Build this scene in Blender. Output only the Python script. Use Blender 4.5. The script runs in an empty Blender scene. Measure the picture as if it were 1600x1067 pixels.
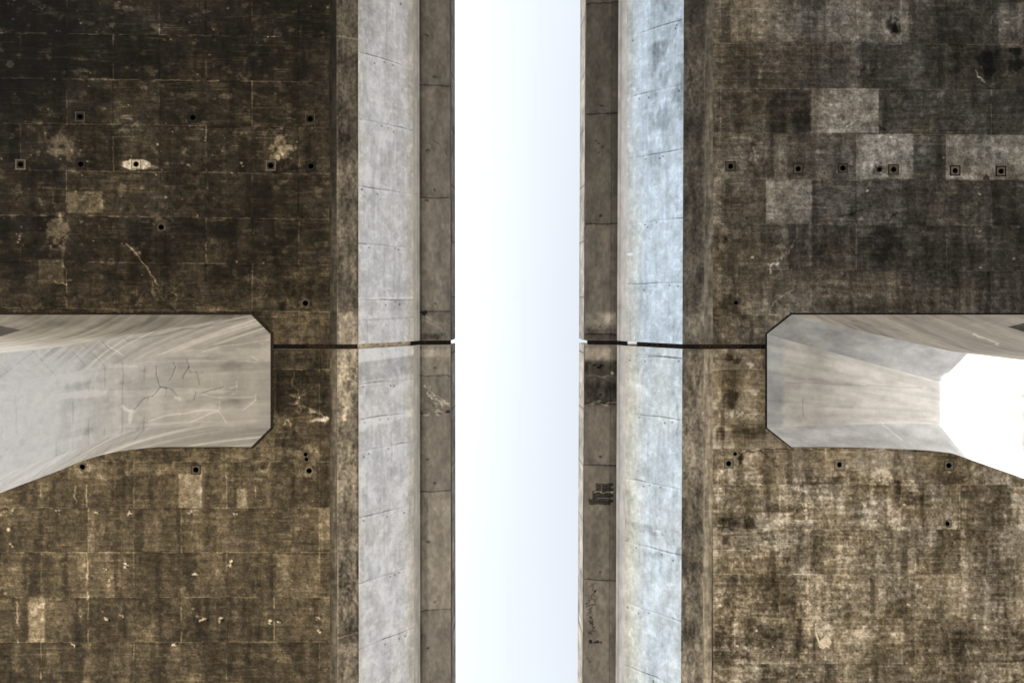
import bpy, math, random
import numpy as np

rng = np.random.default_rng(7)
random.seed(7)
scene = bpy.context.scene
COL = scene.collection

# ------------------------------------------------------------------ measures
# metres; camera at the origin looking straight up (+Z). Image-right = +X, image-down = +Y.
F = 870.0            # focal length in photo pixels
CX, CY = 800.0, 465.0  # photo pixel of the zenith
ZS = 15.0            # height of the girder soffits above the camera
GROUND = -1.6
PS = F / ZS          # photo pixels per metre on the soffit plane


def X(px, z): return (px - CX) * z / F
def Y(py, z): return (py - CY) * z / F


G0, G1 = Y(538.0, ZS), Y(545.5, ZS)   # the joint between the spans
YA, YB = -44.0, 46.0                   # far ends of the spans
VIS_A, VIS_B = -10.2, 12.2             # stretch that gets the fine grid

# ------------------------------------------------------------------ noise


def _hash(ix, iy, seed):
    h = (ix.astype(np.int64) * 374761393 + iy.astype(np.int64) * 668265263 + seed * 2246822519) & 0xFFFFFFFF
    h = ((h ^ (h >> 13)) * 1274126177) & 0xFFFFFFFF
    h = h ^ (h >> 16)
    return (h & 0xFFFFFF).astype(np.float64) / float(0xFFFFFF)


def vnoise(x, y, seed):
    ix, iy = np.floor(x), np.floor(y)
    fx, fy = x - ix, y - iy
    fx = fx * fx * (3 - 2 * fx)
    fy = fy * fy * (3 - 2 * fy)
    a, b = _hash(ix, iy, seed), _hash(ix + 1, iy, seed)
    c, d = _hash(ix, iy + 1, seed), _hash(ix + 1, iy + 1, seed)
    return (a + (b - a) * fx) * (1 - fy) + (c + (d - c) * fx) * fy


def fbm(x, y, seed, octaves=4, gain=0.55):
    """multi-octave noise, roughly -1..1"""
    s, amp, tot = 0.0, 1.0, 0.0
    for k in range(octaves):
        s = s + amp * (vnoise(x * 2 ** k + 17.3 * k, y * 2 ** k - 9.1 * k, seed + k) * 2 - 1)
        tot += amp
        amp *= gain
    return s / tot * 1.6


def sstep(a, b, x):
    t = np.clip((x - a) / (b - a), 0, 1)
    return t * t * (3 - 2 * t)


def lin(c):
    c = np.clip(c, 0, 255) / 255.0
    return np.where(c <= 0.04045, c / 12.92, ((c + 0.055) / 1.055) ** 2.4)


def axis(a, b, va, vb, step):
    """grid stations: fine inside va..vb, widening outside"""
    fine = list(np.linspace(va, vb, max(2, int(round((vb - va) / step)) + 1)))
    lo, hi, s = [], [], step
    p = va
    while p > a + 1e-6:
        s = min(s * 1.6, 3.0)
        p = max(a, p - s)
        if p - a < s * 0.4:
            p = a
        lo.append(p)
    p, s = vb, step
    while p < b - 1e-6:
        s = min(s * 1.6, 3.0)
        p = min(b, p + s)
        if b - p < s * 0.4:
            p = b
        hi.append(p)
    return np.array(lo[::-1] + fine + hi)


# ------------------------------------------------------------------ painting helpers (work on photo-scale plane coordinates)
class Paint:
    """luminance (0..255) and brownness laid down on a concrete surface: stains, patches, seams, chips"""

    def __init__(self, U, V, T, brown):
        self.U, self.V, self.T, self.B = U, V, T, np.full(U.shape, float(brown)) if np.isscalar(brown) else brown
        self.wu = U + 1.6 * fbm(U / 9.0, V / 9.0, 901, 2)
        self.wv = V + 1.6 * fbm(U / 9.0, V / 9.0, 951, 2)

    def box(self, x0, y0, x1, y1, pad=8):
        r = np.where((self.V[:, 0] > y0 - pad) & (self.V[:, 0] < y1 + pad))[0]
        c = np.where((self.U[0] > x0 - pad) & (self.U[0] < x1 + pad))[0]
        if len(r) < 2 or len(c) < 2:
            return None
        return slice(r[0], r[-1] + 1), slice(c[0], c[-1] + 1)

    def add(self, s, m, amount):
        self.T[s] += m * amount

    def rect(self, x0, y0, x1, y1, d, soft=0.8, rough=0.5, seed=1):
        s = self.box(x0, y0, x1, y1)
        if s is None:
            return
        u, v = self.U[s], self.V[s]
        m = sstep(x0 - soft, x0 + soft, u) * (1 - sstep(x1 - soft, x1 + soft, u)) * sstep(y0 - soft, y0 + soft, v) * (1 - sstep(y1 - soft, y1 + soft, v))
        n = 1 + rough * fbm(u / 14.0, v / 14.0, 300 + seed)
        self.add(s, m * n, d)

    def blob(self, x, y, rx, ry, d, rough=0.5, hard=0.5, seed=1, scale=7.0):
        s = self.box(x - rx * 2, y - ry * 2, x + rx * 2, y + ry * 2)
        if s is None:
            return
        u, v = self.U[s], self.V[s]
        r = np.hypot((u - x) / rx, (v - y) / ry) + rough * fbm(u / scale, v / scale, 400 + seed, 3)
        self.add(s, 1 - sstep(hard, 1.0, r), d)

    def line(self, pts, w, d, wob=1.0, gaps=0.0, seed=1):
        for (x0, y0), (x1, y1) in zip(pts[:-1], pts[1:]):
            s = self.box(min(x0, x1), min(y0, y1), max(x0, x1), max(y0, y1))
            if s is None:
                continue
            u = self.U[s] + (self.wu[s] - self.U[s]) * wob
            v = self.V[s] + (self.wv[s] - self.V[s]) * wob
            dx, dy = x1 - x0, y1 - y0
            L2 = dx * dx + dy * dy + 1e-9
            t = np.clip(((u - x0) * dx + (v - y0) * dy) / L2, 0, 1)
            dist = np.hypot(u - x0 - t * dx, v - y0 - t * dy)
            m = 1 - sstep(w * 0.5, w * 0.5 + 0.8, dist)
            if gaps > 0:
                m = m * sstep(-gaps * 0.2, 0.35, fbm(self.U[s] / 16.0, self.V[s] / 16.0, 500 + seed, 2) + 0.5 - gaps)
            self.add(s, m, d)

    def ring(self, x, y, r, w, d, wob=1.0):
        s = self.box(x - r, y - r, x + r, y + r)
        if s is None:
            return
        u = self.U[s] + (self.wu[s] - self.U[s]) * wob
        v = self.V[s] + (self.wv[s] - self.V[s]) * wob
        m = 1 - sstep(w * 0.5, w * 0.5 + 0.8, np.abs(np.hypot(u - x, v - y) - r))
        self.add(s, m, d)

    def flecks(self, n, x0, y0, x1, y1, d, r0=0.8, r1=2.0, seed=1):
        g = np.random.default_rng(seed)
        for _ in range(n):
            x, y = g.uniform(x0, x1), g.uniform(y0, y1)
            r = g.uniform(r0, r1) * (1.4 if g.random() < 0.12 else 1)
            self.blob(x, y, r * g.uniform(0.8, 1.7), r, d * g.uniform(0.5, 1.2), 0.5, 0.3, int(g.integers(1, 99)), 2.0)


def control(u, v, xs, ys, rows):
    """bilinear look-up of a hand-measured tone table"""
    A = np.array(rows, float)
    fx = np.interp(u, xs, np.arange(len(xs)))
    fy = np.interp(v, ys, np.arange(len(ys)))
    i, j = np.minimum(fx.astype(int), len(xs) - 2), np.minimum(fy.astype(int), len(ys) - 2)
    a, b = fx - i, fy - j
    return (A[j, i] * (1 - a) + A[j, i + 1] * a) * (1 - b) + (A[j + 1, i] * (1 - a) + A[j + 1, i + 1] * a) * b


# ------------------------------------------------------------------ objects
def tag(o, label=None, cat=None, group=None, kind=None):
    for k, v in (('label', label), ('category', cat), ('group', group), ('kind', kind)):
        if v:
            o[k] = v
    return o


def link(name, me, mat, parent=None):
    o = bpy.data.objects.new(name, me)
    me.materials.append(mat)
    COL.objects.link(o)
    if parent:
        o.parent = parent
    return o


def origin(parent):
    if parent is None:
        return np.zeros(3)
    p = np.array(parent.location)
    return p + (origin(parent.parent) if parent.parent else 0)


def grid_obj(name, P, paint, mat, parent=None, drop=None, close_u=False):
    """P (nv,nu,3) points, paint (nv,nu,3); drop: (nv-1,nu-1) bool of faces to leave open"""
    nv, nu = P.shape[:2]
    idx = np.arange(nv * nu).reshape(nv, nu)
    if close_u:
        nxt = np.roll(idx, -1, 1)
        q = np.stack([idx[:-1], nxt[:-1], nxt[1:], idx[1:]], -1)
    else:
        q = np.stack([idx[:-1, :-1], idx[:-1, 1:], idx[1:, 1:], idx[1:, :-1]], -1)
    q = q.reshape(-1, 4)
    if drop is not None:
        q = q[~drop.reshape(-1)]
    V = (P.reshape(-1, 3) - origin(parent)).astype(np.float32)
    me = bpy.data.meshes.new(name)
    me.vertices.add(len(V))
    me.vertices.foreach_set('co', V.ravel())
    me.loops.add(q.size)
    me.loops.foreach_set('vertex_index', q.ravel().astype(np.int32))
    me.polygons.add(len(q))
    me.polygons.foreach_set('loop_start', (np.arange(len(q)) * 4).astype(np.int32))
    me.update(calc_edges=True)
    c = np.ones((len(V), 4), np.float32)
    c[:, :3] = paint.reshape(-1, 3)
    a = me.attributes.new('paint', 'FLOAT_COLOR', 'POINT')
    a.data.foreach_set('color', c.ravel())
    me.validate()
    return link(name, me, mat, parent)


def poly_obj(name, verts, faces, mat, parent=None, paint=None):
    me = bpy.data.meshes.new(name)
    og = origin(parent)
    me.from_pydata([tuple(np.array(v, float) - og) for v in verts], [], faces)
    me.update()
    if paint is not None:
        a = me.attributes.new('paint', 'FLOAT_COLOR', 'POINT')
        a.data.foreach_set('color', np.tile(np.array(list(paint) + [1.0], np.float32), len(verts)))
    return link(name, me, mat, parent)


class MB:
    def __init__(self): self.v, self.f = [], []

    def box(self, a, b):
        n = len(self.v)
        (x0, y0, z0), (x1, y1, z1) = a, b
        self.v += [(x0, y0, z0), (x1, y0, z0), (x1, y1, z0), (x0, y1, z0), (x0, y0, z1), (x1, y0, z1), (x1, y1, z1), (x0, y1, z1)]
        self.f += [tuple(n + k for k in f) for f in ((0, 3, 2, 1), (4, 5, 6, 7), (0, 1, 5, 4), (1, 2, 6, 5), (2, 3, 7, 6), (3, 0, 4, 7))]
        return self

    def prism(self, poly, y0, y1):
        """polygon in (x,z) drawn out along y"""
        n, k = len(self.v), len(poly)
        self.v += [(x, y0, z) for x, z in poly] + [(x, y1, z) for x, z in poly]
        self.f += [tuple(range(n, n + k)), tuple(range(n + 2 * k - 1, n + k - 1, -1))]
        self.f += [(n + i, n + k + i, n + k + (i + 1) % k, n + (i + 1) % k) for i in range(k)]
        return self

    def build(self, name, mat, parent=None, paint=None):
        return poly_obj(name, self.v, self.f, mat, parent, paint)


# ------------------------------------------------------------------ materials
def concrete(name, grain=0.30, speck=0.18, bump=0.25, brown=(1.27, 0.97, 0.585), grey=(1.045, 0.995, 0.93), rough=0.9, stretch=(1, 1, 1)):
    m = bpy.data.materials.new(name)
    m.use_nodes = True
    nt = m.node_tree
    N, L = nt.nodes, nt.links
    bs = N['Principled BSDF']
    bs.inputs['Roughness'].default_value = rough
    bs.inputs['Specular IOR Level'].default_value = 0.15
    at = N.new('ShaderNodeAttribute'); at.attribute_name = 'paint'
    sp = N.new('ShaderNodeSeparateColor'); L.new(at.outputs['Color'], sp.inputs[0])
    tc = N.new('ShaderNodeTexCoord')
    mp = N.new('ShaderNodeMapping'); mp.inputs['Scale'].default_value = stretch
    L.new(tc.outputs['Object'], mp.inputs[0])
    n1 = N.new('ShaderNodeTexNoise'); n1.inputs['Scale'].default_value = 7.0; n1.inputs['Detail'].default_value = 8.0; n1.inputs['Roughness'].default_value = 0.68
    L.new(mp.outputs[0], n1.inputs['Vector'])
    n2 = N.new('ShaderNodeTexNoise'); n2.inputs['Scale'].default_value = 46.0; n2.inputs['Detail'].default_value = 3.0
    L.new(tc.outputs['Object'], n2.inputs['Vector'])

    def math_(op, a, b, c=None):
        x = N.new('ShaderNodeMath'); x.operation = op
        for i, s in enumerate((a, b, c)):
            if s is None: continue
            if isinstance(s, (int, float)): x.inputs[i].default_value = s
            else: L.new(s, x.inputs[i])
        return x.outputs[0]
    g1 = math_('MULTIPLY_ADD', math_('SUBTRACT', n1.outputs[0], 0.5), grain * 4.2, 1.0)
    g2 = math_('MULTIPLY_ADD', math_('SUBTRACT', n2.outputs[0], 0.5), speck * 4.0, 1.0)
    g = math_('MAXIMUM', math_('MULTIPLY', g1, g2), 0.12)
    lum = math_('MULTIPLY', sp.outputs[0], g)
    mx = N.new('ShaderNodeMix'); mx.data_type = 'RGBA'
    L.new(sp.outputs[1], mx.inputs[0])
    mx.inputs[6].default_value = (*grey, 1); mx.inputs[7].default_value = (*brown, 1)
    vm = N.new('ShaderNodeVectorMath'); vm.operation = 'SCALE'
    L.new(mx.outputs[2], vm.inputs[0]); L.new(lum, vm.inputs['Scale'])
    L.new(vm.outputs[0], bs.inputs['Base Color'])
    bp = N.new('ShaderNodeBump'); bp.inputs['Strength'].default_value = bump; bp.inputs['Distance'].default_value = 0.012
    hs = math_('ADD', math_('MULTIPLY', n1.outputs[0], 1.0), math_('MULTIPLY', n2.outputs[0], 0.35))
    L.new(hs, bp.inputs['Height']); L.new(bp.outputs[0], bs.inputs['Normal'])
    return m


def plain(name, col, rough=0.9, noise=0.3, scale=12.0):
    m = bpy.data.materials.new(name)
    m.use_nodes = True
    N, L = m.node_tree.nodes, m.node_tree.links
    bs = N['Principled BSDF']
    bs.inputs['Roughness'].default_value = rough
    bs.inputs['Specular IOR Level'].default_value = 0.1
    tc = N.new('ShaderNodeTexCoord')
    n = N.new('ShaderNodeTexNoise'); n.inputs['Scale'].default_value = scale; n.inputs['Detail'].default_value = 6
    L.new(tc.outputs['Object'], n.inputs['Vector'])
    r = N.new('ShaderNodeValToRGB')
    r.color_ramp.elements[0].position = 0.3; r.color_ramp.elements[1].position = 0.7
    r.color_ramp.elements[0].color = (*[c * (1 - noise) for c in col], 1)
    r.color_ramp.elements[1].color = (*[min(0.9, c * (1 + noise)) for c in col], 1)
    L.new(n.outputs[0], r.inputs[0]); L.new(r.outputs[0], bs.inputs['Base Color'])
    return m


M_SOFFIT = concrete('stained_soffit_concrete', 0.36, 0.26)
M_WEB = concrete('pale_web_concrete', 0.10, 0.05, 0.18, brown=(1.07, 0.99, 0.89), grey=(0.935, 0.985, 1.13))
M_WEB_SKY_TINT = concrete('sky_tinted_web_concrete', 0.11, 0.05, 0.18, brown=(1.03, 1.0, 0.88), grey=(0.80, 0.97, 1.20))  # blue of the skylight on the right webs put into their tint
M_OVER = concrete('overhang_concrete', 0.13, 0.08, 0.2, brown=(1.2, 0.98, 0.72), grey=(1.04, 1.0, 0.94))
M_COLUMN = concrete('column_concrete', 0.11, 0.06, 0.2, brown=(1.11, 0.995, 0.85), grey=(0.975, 0.995, 1.05))
M_SEAL = plain('joint_seal_rubber', (0.012, 0.010, 0.010), 0.8, 0.6, 30)
M_FILLER = plain('fibre_joint_filler', (0.030, 0.021, 0.014), 0.95, 0.8, 40)
M_HOLE = plain('dark_pipe_wall', (0.006, 0.005, 0.005), 0.95, 0.4, 20)
M_DECK = plain('outer_concrete', (0.30, 0.27, 0.23), 0.9, 0.25, 2.0)
M_END = plain('raw_end_concrete', (0.50, 0.43, 0.33), 0.9, 0.45, 9.0)

# ------------------------------------------------------------------ soffit painting
E_SOFFIT = 0.89


def panels(pt, rows, w, offs, tilt, x0, x1, seed, amp, seam, pale=12):
    """plywood form panels: per-panel tone, seams, vertical bleeding that stops at each row"""
    U, V = pt.U, pt.V
    Vt = V - tilt * (U - x0)
    rowi = np.searchsorted(np.array(rows), Vt[:, :]) if False else np.digitize(Vt, rows)
    off = np.where(rowi % 2 == 0, offs[0], offs[1])
    pi = np.floor((U - off) / w)
    pt.T *= 1 + amp * (_hash(pi, rowi.astype(float), seed) * 2 - 1)
    half = np.floor((U - off) / (w / 2.0))
    pt.T *= 1 + amp * 0.5 * (_hash(half, rowi.astype(float), seed + 5) * 2 - 1)
    # vertical bleeding bands, a new set in each row
    rl = rowi.astype(float)
    pt.T *= 1 + 0.15 * fbm(U / 26.0, rl * 7.7 + Vt / 90.0, seed + 11, 3) + 0.06 * fbm(U / 5.0, rl * 3.3 + Vt / 30.0, seed + 13, 2)
    rag = fbm(U / 3.0, Vt / 8.0, seed + 23, 3)
    drip = fbm(U / 13.0, rl * 5.1 + Vt / 160.0, seed + 29, 2) + 0.35 * rag
    pt.T *= 1 - 0.24 * sstep(0.25, 0.8, drip) + 0.16 * sstep(0.35, 0.9, -drip)
    pt.T += pale * sstep(0.35, 0.85, fbm(U / 34.0, Vt / 1.7, seed + 31, 3)) * (0.5 + 0.5 * sstep(-0.2, 0.4, fbm(U / 70, Vt / 40, seed + 33, 2)))
    pt.T += pale * 1.3 * sstep(0.35, 0.9, fbm(U / 16.0, Vt / 11.0, seed + 37, 5))
    # wood grain along the sheets
    pt.T *= 1 + 0.11 * fbm(U / 60.0 + 0.5 * fbm(U / 40, Vt / 20, seed + 18, 2), Vt / 3.6, seed + 17, 3) + 0.05 * fbm(U / 18.0, Vt / 1.8, seed + 19, 2)
    g = np.random.default_rng(seed)
    for k, y in enumerate(rows[1:-1]):
        pts = [(x, y + tilt * (x - x0)) for x in np.linspace(x0, x1, 5)]
        pt.line(pts, 0.7, seam * g.uniform(0.7, 1.3), 0.35, 0.25, seed + k)
        pt.line([(a, b + 1.6) for a, b in pts], 0.8, -seam * 0.45, 0.35, 0.35, seed + k + 40)
    for k in range(len(rows) - 1):
        o = offs[0] if (k + 1) % 2 == 0 else offs[1]
        n0, n1 = int((x0 - o) // w) - 1, int((x1 - o) // w) + 1
        for n in range(n0, n1 + 1):
            x = o + n * w
            if x < x0 or x > x1: continue
            yy = tilt * (x - x0)
            pt.line([(x, rows[k] + yy), (x, rows[k + 1] + yy)], 0.9, seam * g.uniform(0.4, 1.5), 0.35, g.uniform(0, 0.5), seed + k * 7 + n)
            xm = x + w / 2
            if g.random() < 0.5 and x0 < xm < x1:
                pt.line([(xm, rows[k] + yy), (xm, rows[k + 1] + yy)], 0.7, -seam * g.uniform(0.3, 0.9), 0.35, 0.3, seed + k * 9 + n)


def base_mottle(pt, seed, a=1.0):
    U, V = pt.U, pt.V
    pt.T *= 1 + a * (0.22 * fbm(U / 60.0, V / 45.0, seed, 5) + 0.16 * fbm(U / 9.0, V / 7.0, seed + 3, 4))


def smudge(pt, x0, y0, x1, y1, d, seed):
    """trowel sweeps: a soft band with arcs"""
    s = pt.box(x0, y0, x1, y1, 20)
    if s is None: return
    u, v = pt.U[s], pt.V[s]
    m = sstep(x0 - 12, x0 + 12, u) * (1 - sstep(x1 - 12, x1 + 12, u)) * sstep(y0 - 6, y0 + 6, v + 5 * fbm(u / 30, v / 30, seed, 3)) * (1 - sstep(y1 - 6, y1 + 6, v))
    n = 0.7 + 0.8 * fbm(u / 25 + 2 * fbm(u / 40, v / 40, seed + 2, 2), v / 6 + 2 * fbm(u / 30, v / 30, seed + 4, 2), seed + 6, 3)
    pt.add(s, m * n, d)


def paint_ul(pt):
    panels(pt, [-90, -20, 49, 119.5, 190, 263, 333.5, 405, 478, 560], 145, (104, 32), 7 / 520, -200, 520, 21, 0.16, 44, 26)
    base_mottle(pt, 31, 1.6)
    smudge(pt, -60, 436, 420, 495, 16, 33)
    R, B, Ln = pt.rect, pt.blob, pt.line
    R(425, 486, 514, 538, 26, 1, 0.5); R(514, 486, 524, 538, 20)
    R(105, 300, 160, 333, 46, 2, 0.6); R(60, 405, 100, 443, 36, 1, 0.2)
    B(92, 225, 38, 26, 58, 0.6, 0.2, 3, 12); B(440, 228, 19, 22, 95, 0.6, 0.4, 5, 8); B(433, 246, 16, 10, 60, 0.6, 0.3, 9, 8)
    B(438, 222, 5, 6, -45, 0.4, 0.4, 4, 4)
    B(90, 362, 20, 27, 62, 0.5, 0.5, 6, 5); B(213, 257, 26, 9, 150, 0.12, 0.75, 7, 5); B(235, 262, 14, 4, 60, 0.4, 0.4, 2, 5)
    B(250, 350, 12, 12, 45, 0.5, 0.6, 8, 5); B(258, 318, 8, 10, 26, 0.4, 0.6, 8, 5); B(258, 318, 6, 8, -24, 0.3, 0.6, 8, 5)
    B(475, 473, 9, 9, 42, 0.3, 0.7, 8, 4)
    Ln([(197, 378), (204, 388), (214, 396), (222, 410), (234, 424), (246, 446)], 1.2, 75, 1.2)
    B(208, 388, 10, 4, 50, 0.6, 0.3, 3, 4); B(214, 396, 6, 4, 70, 0.6, 0.3, 5, 3)
    for (x, y, r) in ((225, 458, 11), (238, 462, 10), (262, 456, 12), (268, 463, 8), (232, 467, 14), (400, 450, 14), (412, 455, 10)):
        pt.ring(x, y, r, 1.0, 22, 2.2)
    Ln([(250, 440), (285, 468)], 1, 22); Ln([(285, 442), (252, 470)], 1, 22); Ln([(236, 440), (243, 468)], 2.2, 40, 2)
    Ln([(98, 385), (100, 415), (104, 440)], 3, 30, 2); Ln([(82, 300), (88, 330)], 3, 28, 2)
    Ln([(88, 440), (104, 446), (112, 440)], 2, 60, 2)
    Ln([(390, 432), (436, 440), (450, 470)], 2.0, 18, 3)
    B(70, 330, 22, 45, -16, 0.6, 0.3, 11, 14); B(20, 225, 30, 30, -14, 0.5, 0.3, 12, 14); B(435, 155, 12, 22, -14, 0.5, 0.3, 13, 10); B(470, 262, 25, 6, -25, 0.5, 0.3, 14, 8)
    B(440, 475, 6, 10, -24, 0.6, 0.4, 15, 5); B(165, 130, 30, 10, 22, 0.6, 0.2, 6, 12)
    pt.flecks(150, -100, -60, 512, 440, 105, 0.9, 1.9, 3)
    pt.flecks(110, -100, -60, 512, 400, 50, 0.8, 2.4, 4)


def paint_ll(pt):
    panels(pt, [505, 577, 649, 721, 793, 863, 933, 1003, 1073, 1143, 1213], 145, (64, 138), 0.0, -200, 520, 47, 0.11, 36, 17)
    base_mottle(pt, 57, 0.85)
    smudge(pt, -60, 697, 500, 741, 20, 58)
    R, B, Ln = pt.rect, pt.blob, pt.line
    R(279, 740, 315, 793, 50, 1.2, 0.5); R(312, 735, 318, 793, 18, 2); R(370, 763, 385, 793, 52, 3, 0.4); R(44, 933, 70, 1003, 55, 2.5, 0.35)
    R(427, 866, 500, 932, 20, 1.2, 0.7); R(498, 794, 516, 858, 45, 1, 0.4); R(498, 858, 516, 1003, 8)
    R(130, 1004, 142, 1070, 22, 2, 0.9)
    Ln([(134, 742), (135, 793)], 1.2, 60, 0.6, 0.2); Ln([(138, 863), (137, 935)], 2.2, 60, 1.2, 0.2); Ln([(26, 940), (29, 1003)], 2.0, 60, 0.8, 0.1)
    Ln([(399, 748), (400, 793)], 1.4, 52, 0.6, 0.2); Ln([(118, 760), (119, 785)], 2, 40, 1.5); Ln([(0, 792), (20, 796), (0, 806)], 1.2, 40, 2)
    R(430, 548, 514, 577, -10, 3, 0.5); R(432, 578, 512, 648, -16, 3, 0.4)
    # feathered splash beside the left column
    B(467, 628, 12, 18, 34, 0.6, 0.3, 5, 6); B(490, 642, 16, 5, 34, 0.6, 0.3, 6, 5); B(508, 655, 8, 6, 70, 0.7, 0.3, 7, 4)
    for a, L in ((-160, 26), (-125, 20), (-100, 28), (-70, 24), (-55, 26), (-38, 22), (150, 20)):
        x, y = 470, 622
        Ln([(x, y), (x + L * 0.5 * math.cos(math.radians(a)), y + L * .5 * math.sin(math.radians(a))), (x + L * math.cos(math.radians(a + 8)), y + L * math.sin(math.radians(a + 8)))], 1.1, 30, 2)
    Ln([(468, 632), (490, 642), (512, 654)], 2.0, 45, 2); Ln([(425, 655), (460, 660), (510, 655)], 2.6, 50, 3, 0.3); Ln([(457, 580), (457, 606)], 1.3, 34, 1.5)
    B(500, 655, 16, 6, 30, 0.8, 0.2, 17, 4)
    B(480, 700, 12, 6, 36, 0.8, 0.3, 8, 5); B(483, 738, 9, 9, 46, 0.6, 0.4, 9, 3); B(129, 729, 17, 13, 34, 0.4, 0.6, 10, 7); B(160, 745, 50, 4, 22, 0.7, 0.3, 11, 9)
    B(412, 728, 9, 7, -30, 0.4, 0.4, 12, 4); pt.ring(412, 728, 9, 1.4, 24, 2)
    B(455, 690, 30, 16, -22, 0.6, 0.4, 13, 10); B(30, 1065, 60, 12, -20, 0.6, 0.2, 14, 14)
    g = np.random.default_rng(5)
    for (x, y) in ((163, 888), (172, 905), (195, 882), (197, 884), (305, 896), (358, 882), (360, 878), (167, 967), (190, 964), (313, 969), (320, 966), (344, 969), (346, 966), (420, 971), (435, 972), (295, 800), (152, 800), (200, 801), (367, 802), (90, 800), (15, 825), (16, 852), (497, 965), (498, 985), (272, 1006), (115, 1007)):
        for _ in range(3):
            pt.blob(x + g.uniform(-3, 3), y + g.uniform(-3, 3), g.uniform(1.6, 3.6), g.uniform(1.2, 3), 85, 0.5, 0.4, int(g.integers(1, 90)), 2.5)
        pt.blob(x + g.uniform(2, 5), y + g.uniform(-2, 3), 3, 2, -40, 0.5, 0.4, int(g.integers(1, 90)), 2.5)
    pt.flecks(170, -100, 745, 512, 1200, 45, 0.7, 1.9, 13)


def paint_ur(pt):
    panels(pt, [-144, -73, -3, 68, 138.5, 208.5, 280, 350, 420.5, 491, 560], 141, (1197, 1267), 3 / 500, 1113, 1780, 71, 0.10, 22, 15)
    base_mottle(pt, 81, 1.05)
    smudge(pt, 1200, 440, 1760, 495, 14, 83)
    R, B, Ln = pt.rect, pt.blob, pt.line
    R(1268, 139, 1373, 208, 46, 1, 0.4); R(1338, 210, 1427, 280, 50, 1, 0.5); R(1478, 211, 1640, 281, 54, 1, 0.4); R(1197, 281, 1268, 350, 40, 1, 0.4)
    R(1209, 210, 1230, 280, 26, 2); R(1141, 0, 1251, 66, 26, 2, 0.6); R(1290, 0, 1420, 67, 30, 2, 0.6); R(1560, 5, 1600, 75, 34, 2, 0.5)
    R(1373, 140, 1480, 208, -4, 2, 1); R(1120, 145, 1265, 207, -12, 2, 0.8)
    R(1268, 352, 1338, 420, -10, 3); R(1340, 352, 1410, 420, -14, 3); R(1199, 352, 1265, 420, -8, 3)
    B(1393, 40, 14, 14, -55, 0.5, 0.4, 3, 7); B(1402, 48, 12, 8, -60, 0.3, 0.4, 4, 6); B(1240, 58, 6, 5, -26)
    B(1545, 95, 16, 32, -34, 0.6, 0.3, 5, 10); B(1590, 95, 18, 36, -34, 0.6, 0.3, 6, 10); B(1316, 185, 7, 7, -26, 0.6, 0.4, 7, 5); B(1378, 202, 7, 5, -34)
    B(1375, 265, 9, 8, -50, 0.9, 0.3, 8, 3); B(1541, 278, 6, 5, -55, 0.4, 0.6, 9, 4)
    Ln([(1525, 112), (1530, 120), (1537, 129)], 3.0, 60, 1.5); Ln([(1337, 185), (1325, 196), (1318, 206)], 1.2, 50, 1.5)
    Ln([(1246, 372), (1232, 392), (1222, 405)], 1.2, 38, 1.5); Ln([(1226, 398), (1205, 418), (1202, 430)], 2.2, 52, 2.5); B(1212, 413, 12, 4, 48, 0.7, 0.3, 11, 4)
    Ln([(1240, 450), (1222, 462), (1208, 474)], 2, 36, 2.5); B(1178, 245, 8, 12, 30, 0.7, 0.3, 10, 5); Ln([(1176, 230), (1182, 258)], 2, 32, 2)
    Ln([(1385, 345), (1405, 335)], 2.0, -40, 2); Ln([(1310, 340), (1348, 328)], 1.6, -34, 2); Ln([(1338, 130), (1352, 105), (1360, 88)], 2, -36, 2.5, 0.2)
    B(1128, 375, 16, 12, -30, 0.6, 0.3, 12, 6); B(1135, 470, 14, 14, -18, 0.6, 0.3, 13, 6)
    for x in range(1430, 1760, 9):
        Ln([(x, 452 + (x * 7) % 13), (x + 1, 482)], 1.0, -16 if x % 2 else 12, 2)
    pt.flecks(110, 1116, -60, 1700, 480, 36, 0.7, 1.7, 23)
    pt.flecks(110, 1116, -60, 1700, 480, -34, 0.9, 2.4, 24)
    for (x, y) in ((1392, 215), (1355, 298), (1530, 304), (1584, 404), (1531, 418), (1531, 361), (1475, 247), (1176, 402), (1591, 355)):
        pt.blob(x, y, 3.2, 2.2, 80, 0.5, 0.4, int(x) % 90, 2.5)


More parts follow.
